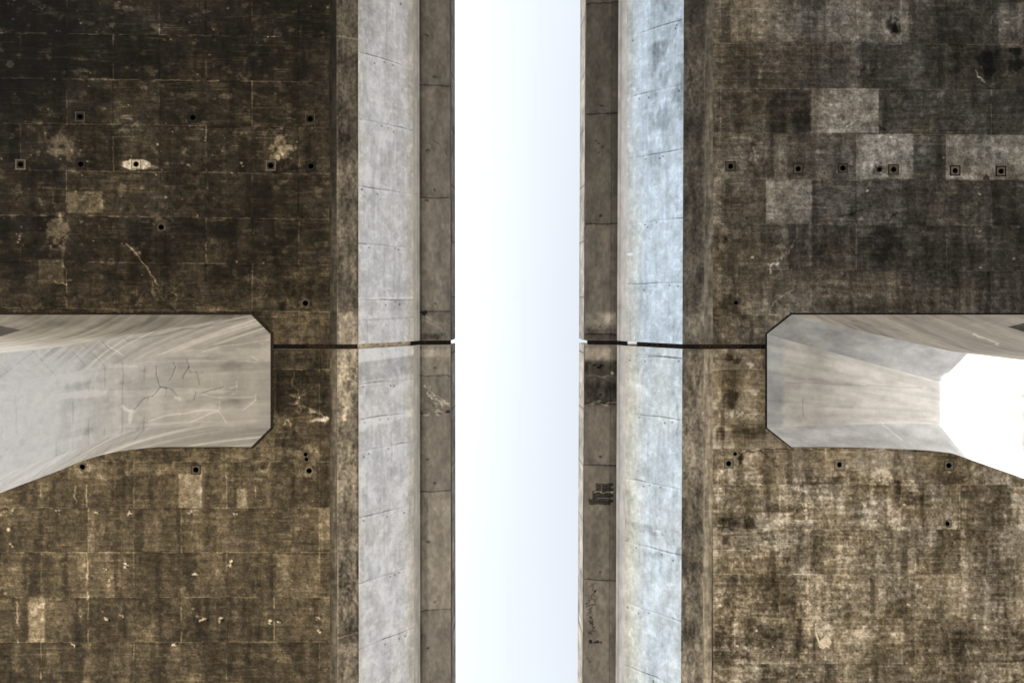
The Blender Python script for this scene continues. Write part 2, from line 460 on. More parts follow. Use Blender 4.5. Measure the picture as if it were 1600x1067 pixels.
def paint_lr(pt):
    panels(pt, [505, 577, 640, 701, 757, 827, 897, 966, 1036, 1106, 1176], 141, (1148, 1218), 0.0, 1113, 1780, 101, 0.11, 22, 18)
    U, V = pt.U, pt.V
    base_mottle(pt, 111, 0.7)
    # pale lime bloom in vertical bands, dark algae between, both broken by speckle
    k = sstep(700, 745, V)
    m = 0.60 * fbm(U / 55.0, V / 70.0, 121, 4) + 0.35 * fbm(U / 9.0, V / 30.0, 123, 4) + 0.45 * fbm(U / 34.0, V / 6.0, 125, 4) + 0.4 * fbm(U / 4.5, V / 4.5, 127, 3)
    pt.T *= 1 + k * (0.36 * sstep(0.12, 0.62, m) - 0.17 * sstep(0.1, 0.7, -m))
    m2 = fbm(U / 3.0, V / 3.6, 131, 3)
    pt.T *= 1 + k * (0.18 * sstep(0.2, 0.7, m2) - 0.26 * sstep(0.4, 0.8, -m2))
    R, B, Ln = pt.rect, pt.blob, pt.line
    smudge(pt, 1120, 703, 1700, 745, 14, 133)
    R(1124, 548, 1195, 577, -12, 3, 0.9); B(1145, 560, 22, 8, -40, 0.6, 0.3, 1, 7); B(1140, 618, 14, 26, -34, 0.6, 0.3, 2, 8); B(1175, 570, 9, 5, 50, 0.8, 0.3, 3, 4)
    B(1180, 612, 9, 10, 34, 0.8, 0.3, 4, 5); B(1155, 648, 34, 5, 50, 0.9, 0.2, 5, 4); R(1119, 668, 1133, 687, -42, 1.5, 0.2); R(1140, 665, 1196, 685, -26, 3, 0.6)
    Ln([(1113, 701), (1300, 702), (1470, 705)], 1.0, -46, 0.4, 0.15); Ln([(1113, 703), (1300, 704)], 0.8, 26, 0.6, 0.3)
    Ln([(1155, 712), (1165, 704), (1185, 706), (1200, 712)], 1.6, -50, 2); B(1158, 714, 6, 8, -55, 0.7, 0.4, 6, 4); B(1130, 705, 5, 6, -55, 0.7, 0.4, 7, 4)
    R(1260, 745, 1410, 760, -26, 5, 0.8); R(1400, 762, 1456, 790, -32, 6, 0.6); R(1200, 788, 1262, 800, -30, 5, 0.5); R(1120, 805, 1180, 826, -34, 5, 0.7)
    R(1128, 838, 1138, 850, -40, 1); Ln([(1126, 833), (1175, 833)], 1, 26, 0.5); Ln([(1128, 858), (1172, 860)], 1, 30, 0.5)
    R(1120, 900, 1260, 965, -16, 8, 0.8); R(1120, 975, 1270, 1030, -24, 8, 0.7); R(1120, 1045, 1290, 1100, -10, 8, 0.8); R(1420, 990, 1560, 1030, -16, 10, 0.8)
    R(1263, 830, 1266, 895, 20, 1); R(1395, 793, 1407, 895, 36, 3, 0.8); R(1475, 900, 1512, 985, 22, 5, 0.6); R(1538, 915, 1548, 985, 34, 3, 0.6); R(1590, 800, 1620, 960, 22, 6, 0.6)
    R(1583, 985, 1640, 1070, -26, 6, 0.4); R(1270, 970, 1275, 1030, -26, 2)
    # white splash with a thin tail
    Ln([(1274, 974), (1277, 994), (1282, 1010)], 1.6, 140, 0.8); B(1288, 1004, 9, 11, 150, 0.5, 0.55, 8, 6); B(1296, 985, 12, 12, 50, 0.6, 0.2, 9, 6); B(1340, 995, 60, 30, 16, 0.7, 0.1, 10, 14)
    pt.flecks(260, 1116, 710, 1700, 1180, 48, 0.7, 2.0, 33)
    pt.flecks(260, 1116, 710, 1700, 1180, -44, 0.8, 2.4, 34)
    for (x, y) in ((1259, 790), (1259, 797), (1316, 791), (1352, 790), (1413, 789), (1299, 905), (1450, 949), (1419, 944), (1312, 947), (1265, 945), (1161, 942), (1182, 985), (1207, 1010), (1264, 1045)):
        pt.blob(x, y, 2.8, 2.2, 80, 0.5, 0.4, int(x) % 90, 2.5)


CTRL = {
    'ul': ([0, 100, 200, 300, 400, 515], [0, 60, 120, 180, 240, 300, 360, 420, 480, 540],  # stain tones, with the light's fall-off toward the far corner painted in
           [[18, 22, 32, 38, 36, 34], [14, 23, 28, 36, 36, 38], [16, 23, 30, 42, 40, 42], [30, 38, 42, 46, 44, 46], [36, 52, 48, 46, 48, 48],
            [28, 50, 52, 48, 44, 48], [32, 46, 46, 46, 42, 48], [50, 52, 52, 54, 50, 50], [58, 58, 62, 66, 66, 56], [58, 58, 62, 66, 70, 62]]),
    'll': ([0, 100, 200, 300, 400, 515], [545, 640, 700, 760, 830, 900, 970, 1050, 1120],
           [[62, 62, 62, 62, 62, 60], [66, 66, 66, 66, 66, 64], [72, 74, 76, 76, 74, 70], [74, 74, 72, 72, 74, 62], [76, 76, 74, 76, 78, 68],
            [74, 76, 72, 74, 74, 76], [74, 76, 72, 70, 66, 72], [68, 74, 74, 68, 66, 70], [66, 70, 70, 66, 64, 68]]),
    'ur': ([1113, 1200, 1300, 1400, 1500, 1600], [0, 60, 110, 170, 240, 315, 385, 450, 500],
           [[74, 78, 72, 66, 58, 60], [74, 74, 70, 64, 52, 52], [76, 66, 62, 60, 50, 48], [76, 60, 62, 64, 62, 54], [84, 74, 70, 66, 58, 62],
            [86, 74, 64, 60, 62, 54], [82, 70, 60, 57, 58, 52], [84, 72, 66, 66, 62, 58], [86, 78, 70, 68, 62, 58]]),
    'lr': ([1113, 1200, 1300, 1400, 1500, 1600], [545, 620, 690, 720, 780, 850, 920, 990, 1060],
           [[96, 90, 86, 84, 84, 84], [100, 98, 96, 94, 94, 94], [104, 100, 98, 96, 96, 96], [124, 116, 112, 108, 108, 106], [120, 110, 104, 104, 106, 110],
            [116, 108, 106, 108, 104, 112], [108, 100, 102, 106, 102, 110], [98, 96, 106, 106, 100, 106], [100, 102, 104, 106, 96, 96]]),
}
BROWN = {'ul': 0.80, 'll': 1.0, 'ur': 0.16, 'lr': 0.74}
PAINTER = {'ul': paint_ul, 'll': paint_ll, 'ur': paint_ur, 'lr': paint_lr}

# photo positions of the weep holes: x, y, style (q = pale square plate, o = round collar, n = bare)
HOLES = {
    'ul': [(125, 183, 'q'), (301, 184, 'q'), (485, 186, 'q'), (32, 257, 'Q'), (126, 257, 'q'), (213, 257, 'e'), (423, 259, 'Q'), (486, 260, 'q'), (252, 355, 'o'), (477, 474, 'o')],
    'll': [(129, 729, 'o'), (306, 734, 'q'), (477.5, 710, 'n'), (479, 717.5, 'n'), (483, 735, 'o')],
    'ur': [(1141, 260, 'q'), (1247, 264, 'q'), (1317, 263, 'q'), (1374, 265, 'n'), (1396, 265, 'q'), (1492, 267, 'Q'), (1564, 268, 'Q'), (1150, 473, 'n')],
    'lr': [(1149, 709, 'n'), (1139, 724, 'q'), (1312, 726, 'q'), (1483, 727, 'Q'), (1481, 818, 'o')],
}

# ------------------------------------------------------------------ the spans
# cross-section stations in photo pixels and heights, measured from the gap between the two bridges
SECT = {
    'l': dict(sgn=-1, groove=515.5, strip=526.5, corner=(560.0, 15.05), fil=(646.0, 16.1), inner=(655.5, 16.3), drip=(704.0, 16.4), top=(711.2, 17.06), k=0.0012, outer=-18.5, edge=-21.0, cx=-10.25),
    'r': dict(sgn=1, groove=1113.5, strip=1100.5, corner=(1066.5, 15.05), fil=(978.0, 16.05), inner=(964.5, 16.3), drip=(914.0, 16.4), top=(905.0, 17.2), k=-0.0042, outer=16.3, edge=18.6, cx=10.25),
}


def hole(parent, x, y, style, r_px=4.4):
    X0, Y0 = X(x, ZS), Y(y, ZS)
    r = r_px / PS * (0.75 if style == 'n' else 1.0)
    n = 24
    v, f = [], []
    ang = [2 * math.pi * i / n for i in range(n)]
    z0, z1 = ZS - 0.004, ZS + 0.45
    for z in (z0, z1):
        v += [(X0 + r * math.cos(a), Y0 + r * math.sin(a), z) for a in ang]
    v.append((X0, Y0, z1))
    for i in range(n):
        j = (i + 1) % n
        f.append((i, j, n + j, n + i)); f.append((n + i, n + j, 2 * n))
    h = poly_obj('weep_hole', v, f, M_HOLE, parent)
    side = {'q': 7.0, 'Q': 6.6, 'e': 7.2}.get(style)
    tone = {'q': 74, 'Q': 88, 'e': 175, 'o': 84, 'n': 46}[style]
    br = 0.6
    if parent['side'] == 'lr': tone, br = max(tone, 112), 0.7
    if parent['side'] == 'll': tone, br = max(tone, 92), 0.8
    if parent['side'] == 'ul' and style in 'qQo': tone = {'q': 34, 'Q': 44, 'o': 70}[style]
    tone = tone * random.uniform(0.85, 1.15)
    if side: side *= random.uniform(0.9, 1.08)
    X0, Y0 = X0 + random.uniform(-.008, .008), Y0 + random.uniform(-.008, .008)
    alb = float(lin(np.array(tone))) / E_SOFFIT
    # collar around the mouth: square or round sheet 4 mm proud, with a round opening
    w, fw = [], []
    for i, a in enumerate(ang):
        w.append((X0 + r * math.cos(a), Y0 + r * math.sin(a), z0))
        c, s = math.cos(a), math.sin(a)
        if side:
            q = side / PS / max(abs(c), abs(s))
        else:
            q = r + {'o': 2.4, 'n': 1.1}[style] / PS * (1 + 0.25 * math.sin(3 * a + x) + 0.15 * math.sin(7 * a + y))
        w.append((X0 + q * c, Y0 + q * s, z0))
        w.append((X0 + q * c, Y0 + q * s, ZS + 0.01))
    for i in range(n):
        j = (i + 1) % n
        fw += [(3 * i, 3 * j, 3 * j + 1, 3 * i + 1), (3 * i + 1, 3 * j + 1, 3 * j + 2, 3 * i + 2)]
    poly_obj('collar', w, fw, M_SOFFIT, h, (min(alb, 0.6), br, 0))
    if side and style in 'Qqe':
        a, b = side / PS, (side + (1.7 if style == 'Q' else 1.0)) / PS
        mb = MB()
        zz = ZS - 0.0065
        for (p, q) in (((-b, -b), (b, -a)), ((-b, a), (b, b)), ((-b, -a), (-a, a)), ((a, -a), (b, a))):
            mb.box((X0 + p[0], Y0 + p[1], zz), (X0 + q[0], Y0 + q[1], ZS + 0.012))
        dark = {'Q': 14, 'e': 90, 'q': 24}[style]
        if parent['side'] in ('ul',) and style != 'e': dark = 92 if style == 'Q' else random.choice((22, 60, 74))
        if parent['side'] == 'lr': dark = 70
        mb.build('frame', M_SOFFIT, h, (float(lin(np.array(dark))) / E_SOFFIT, 0.5, 0))


def span(side, name, label):
    S = SECT[side[1]]
    sg, k = S['sgn'], S['k']
    upper = side[0] == 'u'
    ya, yb = (YA, G0) if upper else (G1, YB)
    va, vb = (VIS_A, G0) if upper else (G1, VIS_B)
    root = bpy.data.objects.new(name, None)
    root.location = (S['cx'], (ya + yb) / 2, ZS)
    root.empty_display_size = 2
    COL.objects.link(root)
    tag(root, label, 'bridge', 'spans of the twin bridges', 'thing')
    root['side'] = side
    ys = axis(ya, yb, va, vb, 0.02)

    def shear(P):
        P[..., 0] += k * P[..., 1]
        return P
    px_lo, px_hi = (-70, S['groove']) if side[1] == 'l' else (S['groove'], 1670)

    # ---- soffit
    if side[1] == 'l':
        xs = axis(S['outer'], X(S['groove'], ZS), X(-40, ZS), X(S['groove'], ZS), 0.02)
    else:
        xs = axis(X(S['groove'], ZS), S['outer'], X(S['groove'], ZS), X(1640, ZS), 0.02)
    XX, YY = np.meshgrid(xs, ys)
    U, V = CX + XX * PS, CY + YY * PS
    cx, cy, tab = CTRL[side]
    br = BROWN[side] + 0.16 * fbm(U / 50, V / 40, 801, 3)
    if side == 'ur':
        br = br + 0.35 * (1 - sstep(1113, 1300, U)) + 0.12 * sstep(300, 480, V)
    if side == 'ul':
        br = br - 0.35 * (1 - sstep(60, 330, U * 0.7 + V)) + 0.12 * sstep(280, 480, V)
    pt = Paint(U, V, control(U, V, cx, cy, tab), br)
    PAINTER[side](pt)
    for n_, (hx, hy, st) in enumerate(HOLES[side]):   # grime and lime round the mouths
        pt.blob(hx + 1, hy + 2, 15, 11, -12, 0.8, 0.2, n_ + 3, 5)
        pt.blob(hx - 6 + 4 * (n_ % 4), hy + 5, 13, 7, 20, 0.9, 0.2, n_ + 30, 4)
    pt.T *= 1 + (0.10 if side == 'lr' else 0.17) * fbm(U / 2.0, V / 2.0, 811, 2) + 0.12 * fbm(U / 5.0, V / 5.0, 812, 3)
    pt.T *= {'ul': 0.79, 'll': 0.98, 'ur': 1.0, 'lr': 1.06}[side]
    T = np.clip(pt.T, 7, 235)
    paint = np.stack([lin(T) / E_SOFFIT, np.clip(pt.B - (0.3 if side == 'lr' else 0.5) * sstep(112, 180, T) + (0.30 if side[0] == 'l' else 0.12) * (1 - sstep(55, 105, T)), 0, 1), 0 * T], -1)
    paint[..., 0] = np.minimum(paint[..., 0], 0.68)
    drop = np.zeros((len(ys) - 1, len(xs) - 1), bool)
    uc, vc = (U[:-1, :-1] + U[1:, 1:]) / 2, (V[:-1, :-1] + V[1:, 1:]) / 2
    for (hx, hy, st) in HOLES[side]:
        drop |= np.hypot(uc - hx - k * (hy - CY), vc - hy) < (4.4 if st != 'n' else 3.4) + 0.2
    P = np.stack([XX, YY, np.full(XX.shape, ZS)], -1)
    # shallow trowel relief and seams
    P[..., 2] += 0.004 * fbm(XX * 1.3, YY * 1.3, 77, 3)
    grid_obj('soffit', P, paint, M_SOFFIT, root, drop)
    for h in HOLES[side]:
        hole(root, *h)

    # ---- rough edge strip along the bottom corner (its inner band and its outer band), kept on a true step
    def strip(nm, a, za, b, zb, tone, brown, mat, fn=None, E=E_SOFFIT, step=0.02):
        xa, xb = X(a, za), X(b, zb)
        n = max(3, int(math.hypot(xb - xa, zb - za) / step) + 1)
        t = np.linspace(0, 1, n)
        TT, YV = np.meshgrid(t, ys)
        xx = xa + (xb - xa) * TT
        zz = za + (zb - za) * TT
        Pt = shear(np.stack([xx, YV, zz], -1))
        u = CX + F * xx / zz
        v = CY + YV * F / ZS           # distance along the bridge, in soffit pixels
        p = Paint(u, v, np.full(u.shape, float(tone)), brown)
        if fn: fn(p, TT, YV)
        TV = np.clip(p.T, 8, 245)
        pa = np.stack([np.minimum(lin(TV) / E, 0.72), np.clip(p.B, 0, 1), 0 * TV], -1)
        return grid_obj(nm, Pt, pa, mat, root), Pt

    g = 0.9 * sg
    tones = {'ul': (62, 92), 'll': (84, 110), 'ur': (98, 82), 'lr': (130, 106)}[side]
    browns = {'ul': 0.6, 'll': 0.65, 'ur': 0.35, 'lr': 0.55}[side]

    def f_band(p, t, y):
        p.T *= 1 + 0.25 * fbm(p.U / 4, p.V / 30, 11, 3) + 0.16 * fbm(p.U / 6, p.V / 7, 12, 3)
        p.T *= 0.80 + 0.35 * t if side[1] == 'l' else 1.0
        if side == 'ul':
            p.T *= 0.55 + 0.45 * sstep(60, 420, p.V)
        if side[1] == 'r':
            p.T *= 0.85 + 0.15 * sstep(50, 300, p.V)

    def f_edge(p, t, y):
        p.T *= 1 + 0.30 * fbm(p.U / 7, p.V / 24, 13, 4) + 0.24 * fbm(p.U / 3, p.V / 4, 14, 3)
        p.T *= 1 + 0.22 * fbm(p.U / 60, p.V / 55, 15, 2)
        p.T += (1 - sstep(0.0, 0.08, t)) * 18
        if side[1] == 'l':
            p.T -= sstep(0.85, 1.0, t) * 20
        if side == 'll':
            p.blob(540, 635, 14, 26, 40, 0.7, 0.3, 3, 8); p.blob(536, 655, 12, 8, 40, 0.7, 0.3, 4, 5)
            p.rect(528, 550, 560, 600, 12, 4, 0.9); p.rect(528, 860, 560, 1005, -24, 2, 0.5)
            for yy in (572, 583, 594): p.line([(530, yy), (556, yy + 2)], 2.2, 26, 3)
            p.line([(528, 995), (560, 990)], 1.4, 40, 1)
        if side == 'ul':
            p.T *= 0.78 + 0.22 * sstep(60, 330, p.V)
            p.rect(528, 488, 560, 540, 26, 3, 0.7); p.blob(542, 215, 9, 10, -18, 0.5, 0.4, 5, 6)
            p.line([(520, 57), (560, 60)], 1.2, 30, 1)
        if side == 'ur':
            p.rect(1060, 490, 1102, 540, 16, 5, 0.8); p.T *= 0.86 + 0.14 * sstep(60, 300, p.V)
        if side == 'lr':
            p.rect(1060, 820, 1102, 1100, -10, 6, 0.8)
    strip('soffit_band', S['groove'] - g * -1.0, ZS + 0.002, S['strip'], ZS + 0.004, tones[0], browns, M_SOFFIT, f_band)
    # the strip has crept: its band boundary is a small step
    strip('soffit_edge', S['strip'], ZS - 0.012, S['corner'][0], S['corner'][1], tones[1], browns * 0.85, M_SOFFIT, f_edge)

    # ---- web
    wt = {'ul': 196, 'll': 198, 'ur': 194, 'lr': 190}[side]

    def f_web(p, t, y):
        s = p.V
        p.T *= 1 + 0.060 * fbm(t * 4.2, s / 34, 21 + len(side), 4) + 0.055 * fbm(t * 14, s / 11, 22, 4)
        m = fbm(t * 7 + 0.7 * fbm(t * 5, s / 20, 25, 2), s / 24, 23, 4)
        p.T += 8 * sstep(0.15, 0.6, m) - 6 * sstep(0.2, 0.7, -m)
        m = fbm(t * 16 + 0.8 * fbm(t * 9, s / 12, 25, 2), s / 10, 28, 5)
        p.T += 18 * sstep(0.3, 0.85, m) - 9 * sstep(0.3, 0.8, -m)
        p.T += 9 * fbm(t * 26, s / 55, 37, 3) * sstep(-0.2, 0.5, fbm(t * 3, s / 30, 38, 2))
        p.T += 8 * fbm(t * 40, s / 3, 29, 3)
        p.T *= 1 - 0.05 * sstep(0.1, 0.6, fbm(t * 22, s / 60, 26, 3))
        p.B[:] = 0.30 + 0.10 * fbm(t * 3, s / 60, 24, 3)
        if side[1] == 'l':
            p.B += 0.6 * sstep(0.80, 1, t) + 0.35 * (1 - sstep(0, 0.10, t))
            p.T -= 16 * sstep(0.82, 1.0, t)
        else:
            p.B += -0.30 + 0.65 * sstep(0.55, 1, t)
            p.T -= 10 * sstep(0.80, 1.0, t)
            if side == 'lr': p.B += 0.22
            if side == 'ur':
                p.T -= (1 - sstep(120, 330, s)) * (1 - sstep(0.45, 0.75, t)) * (20 + 34 * sstep(-0.2, 0.5, fbm(t * 6, s / 30, 27, 3)))
                p.B -= 0.3 * (1 - sstep(150, 420, s))
        # form joints
        js = {'ul': (-30, 79, 184, 290, 380, 468), 'll': (600, 655, 705, 810, 913, 1016, 1120), 'ur': (-75, 28, 130, 232, 340, 441), 'lr': (560, 656, 765, 869, 972, 1076)}[side]
        gg = np.random.default_rng(len(side) + wt)
        for j, jy in enumerate(js):
            wob = 1.0 * fbm(t * 5, s * 0 + j, 31, 2)
            d = np.abs(s - jy - wob - 1.5 * t)
            vis = 0.35 + 0.65 * sstep(-0.3, 0.3, fbm(t * 4, s * 0 + 3 * j, 32, 2))
            p.T -= (1 - sstep(0.45, 1.3, d)) * 60 * vis * (1 - 0.6 * sstep(0.8, 0.9, t))
            p.T += (sstep(0.6, 2.5, s - jy) * (1 - sstep(2.5, 6, s - jy))) * 10
            p.T += 9 * (_hash(np.full(s.shape, float(j)), np.zeros(s.shape), 61) - 0.5) * 2 * sstep(jy - 1, jy + 1, s) * (1 - sstep(jy + 100, jy + 102, s))
            for _ in range(3):     # tie holes just off the joint
                tt, dd = gg.uniform(0.05, 0.95), gg.uniform(4, 12) * (1 if upper else 1)
                m_ = np.hypot((t - tt) * 90, s - jy - dd)
                p.T -= (1 - sstep(0.8, 2.0, m_)) * 80
        if side == 'll':
            p.T += 24 * (1 - sstep(16, 22, s - 548 + 6 * t)) * sstep(-2, 0, s - 545) + 22 * (1 - sstep(4, 9, np.abs(s - 668 + 12 * t + 3 * fbm(t * 6, s / 20, 34, 3))))
            p.T -= 16 * sstep(566, 568, s + 5 * t) * (1 - sstep(596, 600, s + 6 * t))
        if side == 'ul':
            p.T += 12 * sstep(484, 488, s) - 20 * (1 - sstep(0.5, 1.4, np.abs(s - 501 + 3 * t))) + 24 * (1 - sstep(0.8, 2.0, np.abs(s - 467 + 2 * t)))
            p.T -= (1 - sstep(20, 120, s)) * (1 - sstep(0.1, 0.4, t)) * 26
        if side == 'ur':
            p.T += 55 * (1 - sstep(1.2, 2.5, np.hypot((t - 0.93) * 30, (s - 393) * 0.8)))
        if side == 'lr':
            p.T -= 46 * (1 - sstep(0.6, 1.6, np.abs(s - 557 - 3 * (1 - t)))) * sstep(-0.4, 0.2, 0.5 - t)
            p.T -= 26 * (1 - sstep(0.8, 2.4, np.abs(t - 0.07 + 0.02 * fbm(s / 20, s / 30, 35, 2)) * 90)) * sstep(620, 640, s) * (1 - sstep(680, 690, s))
            p.T -= 26 * sstep(0.25, 0.6, fbm(t * 5, s / 14, 36, 3)) * sstep(825, 840, s) * (1 - sstep(880, 900, s))

    c0, c1 = S['corner'], S['fil']
    strip('web', c0[0], c0[1], c1[0], c1[1], wt, 0.3, M_WEB if side[1] == 'l' else M_WEB_SKY_TINT, f_web, 0.95)

    def f_fil(p, t, y):
        p.T *= 1 + 0.08 * fbm(t * 2, p.V / 20, 41, 3)
        p.B[:] = 0.75 if side[1] == 'l' else 0.5
        p.T -= 22 * sstep(0.55, 0.7, t) * (1 - sstep(0.72, 0.85, t))
    i0 = S['inner']
    strip('fillet', c1[0], c1[1], i0[0], i0[1], {'l': 182, 'r': 186}[side[1]], 0.9, M_WEB, f_fil, 1.08)

    # ---- overhang
    ot = {'ul': 102, 'll': 112, 'ur': 88, 'lr': 102}[side]
    js = {'ul': (-89, 104, 296, 489), 'll': (598, 662, 795, 997, 1190), 'ur': (-36, 152, 340, 528), 'lr': (645, 750, 946, 1140)}[side]

    def f_over(p, t, y):
        s = p.V
        p.T *= 1 + 0.15 * fbm(t * 3, s / 40, 51, 5) + 0.10 * fbm(t * 12, s / 8, 52, 3)
        p.T *= 0.80 + 0.22 * sstep(0.02, 0.32, t)
        p.T *= 1 + 0.05 * np.sign(np.sin(np.searchsorted(np.array(js), s.ravel()).reshape(s.shape) * 2.3 + 1))
        for j, jy in enumerate(js):
            d = np.abs(s - jy - 0.8 * fbm(t * 5, s * 0 + j, 53, 2))
            p.T -= (1 - sstep(0.5, 1.5, d)) * 42
            p.T -= (1 - sstep(0, 14, np.abs(s - jy))) * 10 * sstep(0, 0.5, fbm(t * 4, s / 9, 54, 3) + 0.2)
            p.blob(p.U.mean(), jy - 14, 3.5, 2.8, -40, 0.6, 0.4, j, 3)
        if side[1] == 'l':
            p.T -= (1 - sstep(0.5, 1.5, np.abs(t - 0.05) * 60)) * 30
            for q in range(3): p.blob(p.U.min() + 12, [20, 215, 300][q] if upper else [740, 880, 1060][q], 4, 3, -45, 0.6, 0.4, q, 3)
        else:
            p.T -= (1 - sstep(0.3, 1.0, np.abs(t - 0.20) * 50)) * 22
            p.T *= 0.88 + 0.12 * sstep(60, 360, s) if upper else 1.0
        if side == 'll':
            sc = p
            sc.line([(662, 612), (672, 632), (690, 650)], 2.2, 46, 3); sc.line([(668, 606), (676, 630), (700, 646)], 1.6, 40, 3)
            sc.blob(690, 646, 14, 7, 34, 0.7, 0.3, 3, 5); sc.line([(655, 662), (704, 660)], 3, 38, 3); sc.blob(660, 659, 4, 4, -60); sc.blob(700, 660, 5, 3, -60)
            sc.rect(655, 548, 704, 566, 22, 3, 1.2); sc.rect(655, 548, 704, 553, -20, 2, 1.0)
            sc.rect(662, 805, 668, 1000, -10, 2, 0.8); sc.rect(668, 810, 704, 1100, 8, 3, 0.4)
        if side == 'ul':
            for q in range(5): p.line([(660, 494 + 3 * q), (700, 512 + 4 * q)], 0.9, 30 if q % 2 else 18, 2)
            p.blob(662, 492, 5, 5, -60, 0.6, 0.4, 3, 3); p.rect(657, 526, 702, 536, -26, 2, 1.4); p.line([(678, 195), (700, 222)], 1.2, -20, 2)
        if side == 'ur':
            p.rect(914, 490, 962, 512, 26, 6, 1.0); p.rect(917, 518, 964, 537, -14, 1.5, 0.3)
            for q in range(6): p.blob(930 + 5 * (q % 3), 198 + 5 * q, 2.4, 2.0, -30)
            for q in range(6): p.line([(925 + 4 * q, 520), (940 + 4 * q, 492)], 0.8, 20, 2)
        if side == 'lr':
            p.rect(912, 551, 956, 575, 16, 4, 1.6); p.rect(912, 572, 966, 646, -54, 4, 0.35); p.line([(914, 645), (964, 645)], 2.4, 50, 2, 0.2)
            p.line([(916, 600), (958, 600)], 1.3, 34, 2, 0.3); p.blob(957, 593, 3.6, 3.0, 80, 0.3, 0.5, 2, 3)
            for q in range(3): p.blob(930 + 6 * q, 580 + 4 * (q % 2), 4, 2, -50)
            # black brushed patch and a column of black scrawl
            for q in range(8):
                yy = 783 + 4.6 * q
                p.line([(934 - 1.8 * q + (q % 3) * 2, yy), (957 - (q % 2) * 4, yy - 0.4)], 4.2, -52, 0.5)
            p.line([(930, 797), (958, 796)], 1.0, 60, 1); p.line([(936, 808), (954, 807)], 0.9, 50, 1); p.line([(941, 782), (941, 800)], 0.8, 40, 1)
            gg = np.random.default_rng(4)
            yy = 950
            while yy < 1036:
                x0 = gg.uniform(920, 925); x1 = x0 + gg.uniform(4, 9)
                p.line([(x0, yy), (x1, yy + gg.uniform(-3, 3)), (x0 + gg.uniform(0, 4), yy + gg.uniform(2, 5)), (x1, yy + gg.uniform(4, 6))], 0.8, -32, 2.2)
                yy += gg.uniform(4, 6.5)
            p.blob(925, 1051, 4.5, 4, -75, 0.5, 0.5, 5, 3); p.blob(936, 1051, 7, 2.6, -65, 0.6, 0.5, 6, 3); p.blob(923, 1085, 5, 8, -24, 0.9, 0.3, 7, 3)
    d0 = S['drip']
    strip('overhang', i0[0], i0[1], d0[0], d0[1], ot, {'ul': 0.4, 'll': 0.45, 'ur': 0.45, 'lr': 0.55}[side], M_OVER, f_over, 0.94)

    # ---- parapet: outer face is a painted grid, the rest a closed block behind it
    def f_par(p, t, y):
        s = p.V
        p.T *= 1 + 0.22 * fbm(t * 3, s / 10, 61, 4) + 0.2 * fbm(t * 2, s / 60, 62, 3)
        p.T -= sstep(0.55, 1, t) * 14
        for jy in range(-400, 1500, 96):
            p.T -= (1 - sstep(0.5, 1.5, np.abs(s - jy))) * 60
    t0 = S['top']
    off = 1.4 * -sg
    strip('parapet', d0[0] + off, d0[1] + 0.03, t0[0], t0[1], {'ul': 92, 'll': 104, 'ur': 62, 'lr': 70}[side], 0.4, M_OVER, f_par)  # right pair toned down so the sunlit faces pass for unlit
    xt = X(t0[0], t0[1]); xd = X(d0[0] + off, d0[1] + 0.03); xdd = X(d0[0], d0[1])
    body = MB()
    e = 0.02 * sg
    body.prism([(xd + e, d0[1] + 0.035), (xt + e, t0[1]), (xt + 0.32 * sg, t0[1]), (xd + 0.55 * sg, d0[1] + 0.3), (xd + 0.55 * sg, d0[1] + 0.035)], ya + 0.004, yb - 0.004)
    for f_ in [body]:
        f_.v = [(x + k * y, y, z) for x, y, z in f_.v]
    body.build('parapet_back', M_DECK, root)
    # ---- deck slab, far web, far overhang and far parapet
    slab = MB()
    o, ed = S['outer'], S['edge']
    slab.box((min(xd + 0.56 * sg, ed), ya + 0.004, 16.55), (max(xd + 0.56 * sg, ed), yb - 0.004, 16.8))
    slab.prism([(ed, 16.4), (ed, 16.55), (xdd + 0.02 * sg, 16.55), (xdd + 0.02 * sg, 16.42), (o + 1.2 * sg, 16.42)], ya + 0.006, yb - 0.006)
    slab.build('deck_slab', M_DECK, root)
    far = MB()
    far.prism([(o, ZS), (o + 1.3 * sg, 16.41), (o + 1.1 * sg, 16.41), (o - 0.25 * sg, ZS + 0.004)], ya + 0.002, yb - 0.002)
    far.prism([(ed, 16.81), (ed, 17.2), (ed - 0.3 * sg, 17.2), (ed - 0.45 * sg, 16.81)], ya + 0.002, yb - 0.002)
    far.build('outer_web', M_DECK, root)
    # ---- end face at the joint
    ye = yb if upper else ya
    ye += -0.003 if upper else 0.003
    pc = [(o, ZS + 0.01), (X(S['groove'], ZS), ZS + 0.01), (X(c0[0], c0[1]), c0[1] + 0.004), (X(c1[0], c1[1]), c1[1] + 0.004), (X(i0[0], i0[1]), i0[1] + 0.006), (xdd, d0[1] + 0.006), (xdd, 16.5), (o + 1.2 * sg, 16.5)]
    poly_obj('end_face', [(x + k * ye, ye, z) for x, z in pc], [tuple(range(len(pc)))], M_END, root)
    return root


SP = {}
SP['ul'] = span('ul', 'bridge_span', 'left bridge span above the joint line, darkest stained underside with painted-in corner shade and eye-shaped pale patch')
SP['ll'] = span('ll', 'bridge_span', 'left bridge span below the joint line, olive-brown underside of panels with white scars')
SP['ur'] = span('ur', 'bridge_span', 'right bridge span above the joint line, grey underside with pale rectangular panels')
SP['lr'] = span('lr', 'bridge_span', 'right bridge span below the joint line, tan mottled underside and black scrawl on its overhang')
for o in SP.values():
    del o['side']

# ------------------------------------------------------------------ joint seals (held in the lower spans' end)


